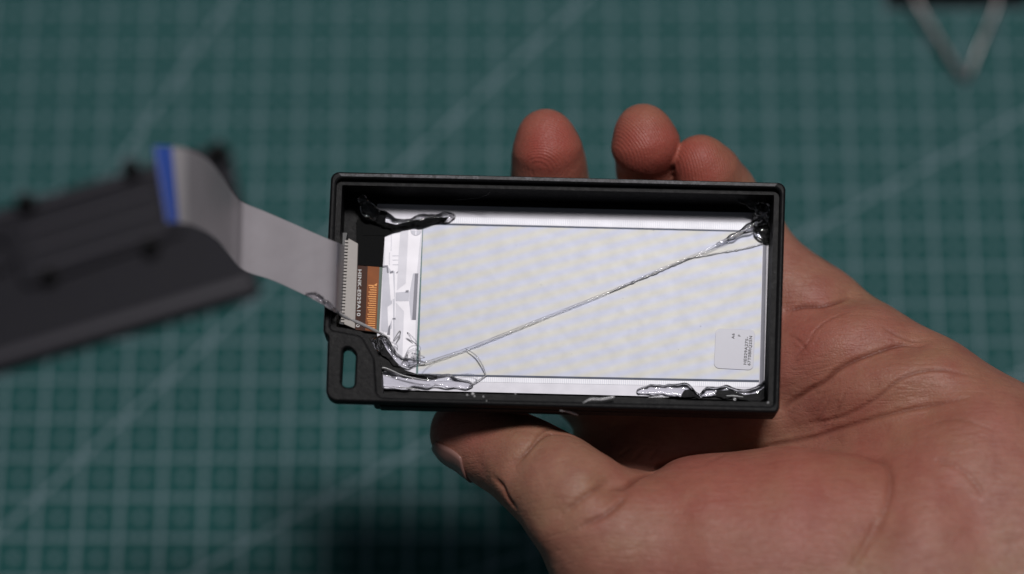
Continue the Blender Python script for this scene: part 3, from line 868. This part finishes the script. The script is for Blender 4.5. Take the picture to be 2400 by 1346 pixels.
# ------------------------------------------------------------------ hand
def H(px, py, dz): return at_depth(px, py, dz) / MM
class Chain:
    def __init__(s, pts, k=2.5): s.p = [(H(*p[:3]), p[3]) for p in pts]; s.k = k
    def __call__(s, P):
        d = None
        for (a, ra), (b, rb) in zip(s.p[:-1], s.p[1:]):
            e = sd_cone(P, a, b, ra, rb)
            d = e if d is None else smin(d, e, s.k)
        return d
little = Chain([(1640, 376, -11.5, 5.1), (1656, 404, -13, 6.2), (1690, 455, -17, 6.7), (1752, 552, -19, 7.2), (1830, 668, -17, 8.4), (1900, 745, -16, 10)], 2)
ring = Chain([(1506, 304, -11.5, 5.2), (1512, 334, -12, 6.45), (1519, 392, -18.5, 6.1), (1545, 520, -26, 7.5), (1660, 690, -25, 8.6), (1820, 800, -19, 10.5)], 2)
middle = Chain([(1278, 316, -12, 5.1), (1283, 350, -12.5, 6.6), (1287, 395, -16, 7.2), (1290, 440, -19.5, 7.6), (1312, 520, -25, 8.0), (1470, 740, -28, 9.0), (1740, 880, -20, 11)], 2)
index = Chain([(1110, 760, -13, 6.5), (1200, 800, -16, 7.4), (1400, 905, -20, 8.8), (1600, 945, -22, 9.6), (1720, 965, -22, 11)], 2)
thumb = Chain([(1083, 1012, -4.2, 6.4), (1114, 1020, -3.4, 7.0), (1180, 1056, -.6, 7.8), (1258, 1102, 5, 8.8), (1318, 1150, 9, 9.3), (1368, 1204, 11.5, 10.3), (1450, 1292, 11, 13.5), (1650, 1440, 6, 21)], 3)
palm_parts = [
    Chain([(1720, 950, -24, 10.5), (2000, 1120, -15, 13), (2350, 1360, 4, 20)], 4),
    Chain([(1760, 870, -20, 10.5), (2030, 1040, -11, 13), (2380, 1300, 4, 20)], 4),
    Chain([(1830, 800, -18.5, 10.5), (2050, 960, -9, 13), (2400, 1240, 4, 20)], 4),
    Chain([(1895, 745, -15.5, 10.2), (2010, 862, -9.0, 12.2), (2150, 985, -4, 15.5), (2300, 1110, 1, 18), (2480, 1270, 4, 21)], 4),
]
thenar = [Chain([(1515, 1272, 9.0, 12.0), (1660, 1276, 10, 15.2), (1850, 1276, 10, 17), (2080, 1335, 8.5, 22)], 5),
          Chain([(1545, 1335, 5, 17), (1760, 1420, 6, 24), (2100, 1560, 7, 29)], 5)]
web = [Chain([(1560, 1092, -18, 8), (1720, 1085, -16, 9.5), (1900, 1120, -14, 12)], 4),
       Chain([(1392, 1062, -20, 4.8), (1470, 1040, -22, 6.5), (1600, 1005, -23, 8.5)], 3),
       Chain([(1430, 1170, -10, 8), (1500, 1120, -17, 7), (1580, 1085, -19, 8)], 3)]
arm = Chain([(2200, 1360, 4, 24), (2500, 1620, 12, 29), (2800, 1880, 18, 31)], 6)
creases = [   # sight-line traces of the skin folds: points, half width mm, depth mm
    ([(1843, 728), (1880, 717), (1930, 713), (1965, 702), (1992, 690)], .75, .75, 1.0),
    ([(1828, 958), (1860, 935), (1888, 916), (1927, 894), (1960, 866), (1999, 844), (2054, 822), (2110, 805), (2165, 811)], .75, .85, 1.0),
    ([(1860, 1000), (1940, 985), (1999, 962), (2054, 930), (2121, 886), (2193, 873), (2276, 890)], .6, .45, .5),
    ([(1666, 1084), (1749, 1056), (1810, 1040), (1888, 1028), (1971, 1001), (2054, 973), (2165, 944), (2260, 938)], .7, .7, .6),
    ([(1440, 1140), (1470, 1132), (1500, 1112), (1567, 1088), (1639, 1070), (1722, 1060)], .9, 1.1, .9),
    ([(1722, 1060), (1833, 1058), (1971, 1062), (2054, 1073), (2082, 1100), (2082, 1160), (2050, 1260)], 1.2, .7, .35),
    ([(1202, 1082), (1222, 1064), (1240, 1046), (1262, 1026), (1290, 1012), (1325, 1018), (1350, 1030)], .7, .65, .8),
    ([(1205, 1092), (1232, 1060), (1252, 1030), (1270, 1008), (1300, 996)], .6, .35, .5),
    ([(1160, 1120), (1180, 1140), (1192, 1165), (1210, 1190)], .9, .7, .6),
    ([(1318, 1204), (1358, 1172), (1391, 1149), (1428, 1126)], .9, .55, .35),
    ([(1350, 1240), (1407, 1215), (1441, 1192), (1470, 1160)], 1.0, .7, .5),
    ([(1900, 800), (1925, 770), (1960, 748), (2000, 735)], .45, .25, .3),
    ([(1848, 790), (1875, 800), (1900, 830)], .4, .22, .2),
    ([(1860, 850), (1890, 820), (1915, 790)], .4, .3, .3),
    ([(1930, 1000), (1960, 960), (1985, 915)], .4, .25, .2),
    ([(1880, 1020), (1920, 970), (1945, 930)], .4, .25, .2),
    ([(2060, 770), (2110, 790), (2160, 800)], .5, .3, .3),
    ([(1450, 1075), (1480, 1050)], .5, .4, .3), ([(1480, 1085), (1512, 1052)], .5, .4, .3), ([(1520, 1080), (1545, 1050)], .5, .35, .3),
    ([(2150, 1000), (2230, 985), (2320, 1010)], .7, .3, .2),
    ([(2180, 1080), (2260, 1110), (2310, 1170)], 1.0, .4, .15),
    ([(1990, 1340), (2030, 1270), (2060, 1200)], 1.2, .5, .15),
]
creases = [(p, w * .62, d * .62, k * .9) for p, w, d, k in creases]
_r = random.Random(21)
for cx, cy, ang, ln, cnt, sx, sy in ((1925, 800, -40, 45, 5, 60, 50), (1960, 950, -52, 60, 5, 60, 40)):
    for _ in range(cnt):
        x, y = cx + _r.uniform(-sx, sx), cy + _r.uniform(-sy, sy)
        an = math.radians(ang + _r.gauss(0, 16)); l = ln * _r.uniform(.4, 1)
        dx, dy = math.cos(an) * l / 2, math.sin(an) * l / 2
        bx, by = -dy * _r.uniform(-.25, .25), dx * _r.uniform(-.25, .25)
        creases.append(([(x - dx, y - dy), (x + bx, y + by), (x + dx, y + dy)], .30, _r.uniform(.05, .1), _r.uniform(.05, .15)))
def hand_sdf(P):
    p = None
    for c in palm_parts + web:
        e = c(P); p = e if p is None else smin(p, e, 9.0)
    th = None
    for c in thenar:
        e = c(P); th = e if th is None else smin(th, e, 7.0)
    f = np.minimum(np.minimum(little(P), ring(P)), np.minimum(middle(P), index(P)))
    d = smin(p, f, 5.0)
    tt = smin(th, thumb(P), 5.0)
    d = smin(d, tt, 2.4)
    d = smin(d, arm(P), 14.0)
    return d
allp = [q for c in [little, ring, middle, index, thumb, arm] + palm_parts + thenar + web for q in c.p]
lo = np.min([p - r for p, r in allp], 0) - 3; hi = np.max([p + r for p, r in allp], 0) + 3
wl = H(2720, 1700, 0)
hi[0] = wl[0]; lo[1] = wl[1]
V, Qd = surface_nets(hand_sdf, lo, hi, .8)
def grad(P, e=.15):
    return np.stack([(hand_sdf(P + np.eye(3)[i] * e) - hand_sdf(P - np.eye(3)[i] * e)) / (2 * e) for i in range(3)], -1)
hm = np_mesh(V * MM, Qd)
bvh = BVHTree.FromPolygons([tuple(v) for v in (V * MM)], [tuple(q) for q in Qd.tolist()])
def hit(px, py):
    h = bvh.ray_cast(Vector(CAM), Vector(ray(px, py)).normalized())
    return None if h[0] is None else np.array(h[0]) / MM
crease3 = []
for pts, w, dep, dark in creases:
    hp = [hit(x, y) for x, y in spline(pts, 6)]
    hp = [h for h in hp if h is not None]
    if len(hp) >= 2: crease3.append((np.array(hp), w, dep, dark))
# finer faces along the folds
flag = np.zeros(len(V), bool)
CP = np.vstack([c[0] for c in crease3])
for k in range(0, len(CP), 40):
    sub = CP[k:k + 40]
    bl, bh = sub.min(0) - 3, sub.max(0) + 3
    ii = np.where(np.all((V > bl) & (V < bh), 1))[0]
    if len(ii): flag[ii] |= (np.linalg.norm(V[ii][:, None] - sub[None], axis=2).min(1) < 2.2)
bm = bmesh.new(); bm.from_mesh(hm); bm.verts.ensure_lookup_table()
ed = [e for e in bm.edges if flag[e.verts[0].index] and flag[e.verts[1].index]]
bmesh.ops.subdivide_edges(bm, edges=ed, cuts=2, use_grid_fill=True)
bmesh.ops.triangulate(bm, faces=[f for f in bm.faces if len(f.verts) > 4])
bm.to_mesh(hm); bm.free()
nco = np.empty(len(hm.vertices) * 3, np.float32); hm.vertices.foreach_get('co', nco); P0 = nco.reshape(-1, 3).astype(float) / MM
g = grad(P0); gn = np.linalg.norm(g, axis=1, keepdims=True) + 1e-6; sd = hand_sdf(P0)[:, None]
P0 = P0 - np.where(np.abs(sd) < 1.5, np.clip(sd, -.6, .6), 0) * g / gn ** 2
g = grad(P0); Nn = g / (np.linalg.norm(g, axis=1, keepdims=True) + 1e-6)
disp = np.zeros(len(P0)); tone = np.zeros((len(P0), 3))
def seg_dist(P, a, b):
    ab = b - a; t = np.clip(((P - a) @ ab) / (ab @ ab + 1e-9), 0, 1)
    return np.linalg.norm(P - a - t[:, None] * ab, axis=1)
for hp, w, dep, dark in crease3:
    bl, bh = hp.min(0) - 4, hp.max(0) + 4
    ii = np.where(np.all((P0 > bl) & (P0 < bh), 1))[0]
    if not len(ii): continue
    PP = P0[ii]
    best = np.full(len(ii), 99.0); along = np.zeros(len(ii))
    for i in range(len(hp) - 1):
        if np.linalg.norm(hp[i + 1] - hp[i]) > 8: continue
        d = seg_dist(PP, hp[i], hp[i + 1])
        m_ = d < best; along[m_] = i / max(1, len(hp) - 2); best = np.minimum(best, d)
    taper = np.clip(np.minimum(along, 1 - along) * 5 + .25, 0, 1)
    disp[ii] -= dep * taper * np.exp(-(best / w) ** 2)
    disp[ii] += dep * .10 * taper * np.exp(-((best - 2.2 * w) / (1.4 * w)) ** 2)
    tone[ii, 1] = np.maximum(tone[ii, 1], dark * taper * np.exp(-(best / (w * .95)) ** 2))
hollows = [([(1430, 1140), (1470, 1128), (1500, 1110), (1567, 1088), (1639, 1070), (1722, 1060), (1800, 1048)], 2.4, .8),
           ([(1722, 1058), (1810, 1036), (1900, 1020), (1985, 995), (2070, 965), (2160, 950)], 5.0, 2.2),
           ([(1835, 950), (1888, 914), (1960, 866), (2054, 822), (2140, 806)], 3.2, 1.3),
           ([(1843, 726), (1930, 713), (1990, 692)], 2.6, .8),
           ([(2060, 1075), (2086, 1110), (2080, 1180), (2040, 1270)], 4.0, 1.0),
           ([(1318, 1204), (1358, 1172), (1391, 1149), (1428, 1126)], 2.5, .7),
           ([(1205, 1085), (1240, 1046), (1270, 1015), (1310, 1000)], 2.2, .6)]
for pts, w, dep in hollows:
    hp = [h for h in (hit(x, y) for x, y in spline(pts, 6)) if h is not None]
    best = np.full(len(P0), 99.0)
    for i in range(len(hp) - 1): best = np.minimum(best, seg_dist(P0, hp[i], hp[i + 1]))
    disp -= dep * np.exp(-(best / w) ** 2)
    disp += dep * .35 * np.exp(-((best - 2.6 * w) / (1.5 * w)) ** 2)
disp += .16 * vnoise(P0, .35, 4) + .07 * vnoise(P0, 1.1, 5)
P1 = P0 + Nn * disp[:, None]
hm.vertices.foreach_set('co', (P1 * MM).astype(np.float32).ravel())
# redness of pads, thenar and side of the palm
def near(px, py, dz, r): return np.exp(-(np.linalg.norm(P0 - H(px, py, dz), axis=1) / r) ** 2)
tone[:, 0] = np.clip(1.1 * near(1284, 350, -6, 9) + 1.1 * near(1512, 345, -6, 9) + 1.0 * near(1650, 395, -6, 8) + .5 * near(1170, 1010, 0, 9)
                     + .45 * near(1640, 1170, 18, 18) + .4 * near(1900, 760, 0, 12) + .35 * near(2200, 950, 8, 22) + .4 * near(1950, 1140, 22, 18), 0, 1)
tone[:, 2] = np.clip(1.3 * near(1284, 350, -6, 9) + 1.3 * near(1512, 345, -6, 9) + 1.3 * near(1660, 400, -6, 9), 0, 1)
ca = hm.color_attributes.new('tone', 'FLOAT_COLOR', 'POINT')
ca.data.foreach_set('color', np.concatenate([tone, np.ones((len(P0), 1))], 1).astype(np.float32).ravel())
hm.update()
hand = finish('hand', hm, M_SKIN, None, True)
hand['label'] = 'left hand, palm up, holding the black case with thumb and curled fingers'
hand['category'] = 'hand'

# thumb nail on the outer side of the tip
tipa, tipb = H(1083, 1012, -4.2), H(1165, 1049, -1.2)
axis = (tipb - tipa); LN = np.linalg.norm(axis); axis /= LN
dors = -UP * .95 + BACK * .12 - RIGHT * .20; dors = dors - axis * (dors @ axis); dors /= np.linalg.norm(dors)
side = np.cross(axis, dors)
bvh2 = BVHTree.FromPolygons([tuple(v) for v in (P1 * MM)], [tuple(p.vertices) for p in hm.polygons])
NV, NF = [], []
nu, nv = 16, 14
for iu in range(nu + 1):
    u = iu / nu
    for iv in range(nv + 1):
        v = iv / nv * 2 - 1
        wd = 1.0 - .25 * abs(u - .5) ** 2
        end = 1 - .30 * v * v if True else 1
        sl_ = (u - .5) * end + .5
        c = tipa + axis * (-3.6 + sl_ * 9.6)
        an = v * math.radians(58) * wd
        dr = dors * math.cos(an) + side * math.sin(an)
        h = bvh2.ray_cast(Vector((c + dr * 25) * MM), Vector(-dr))
        base = np.array(h[0]) / MM if h[0] is not None else c + dr * 7
        r0 = (base - c) @ dr
        if c @ axis < (tipa @ axis): r0 = max(r0, 5.4)
        NV.append((c + dr * (max(r0, 4.5) + .12 + .10 * (1 - v * v))) * MM)
for iu in range(nu):
    for iv in range(nv):
        a = iu * (nv + 1) + iv
        NF.append((a, a + 1, a + nv + 2, a + nv + 1))
nm = mesh_from(NV, NF)
nail = finish('thumb_nail', nm, mat_simple('nail', sr(150, 112, 104), .32, var=.05, scale=200), hand, True)
sm = nail.modifiers.new('thick', 'SOLIDIFY'); sm.thickness = .0005; sm.offset = 0
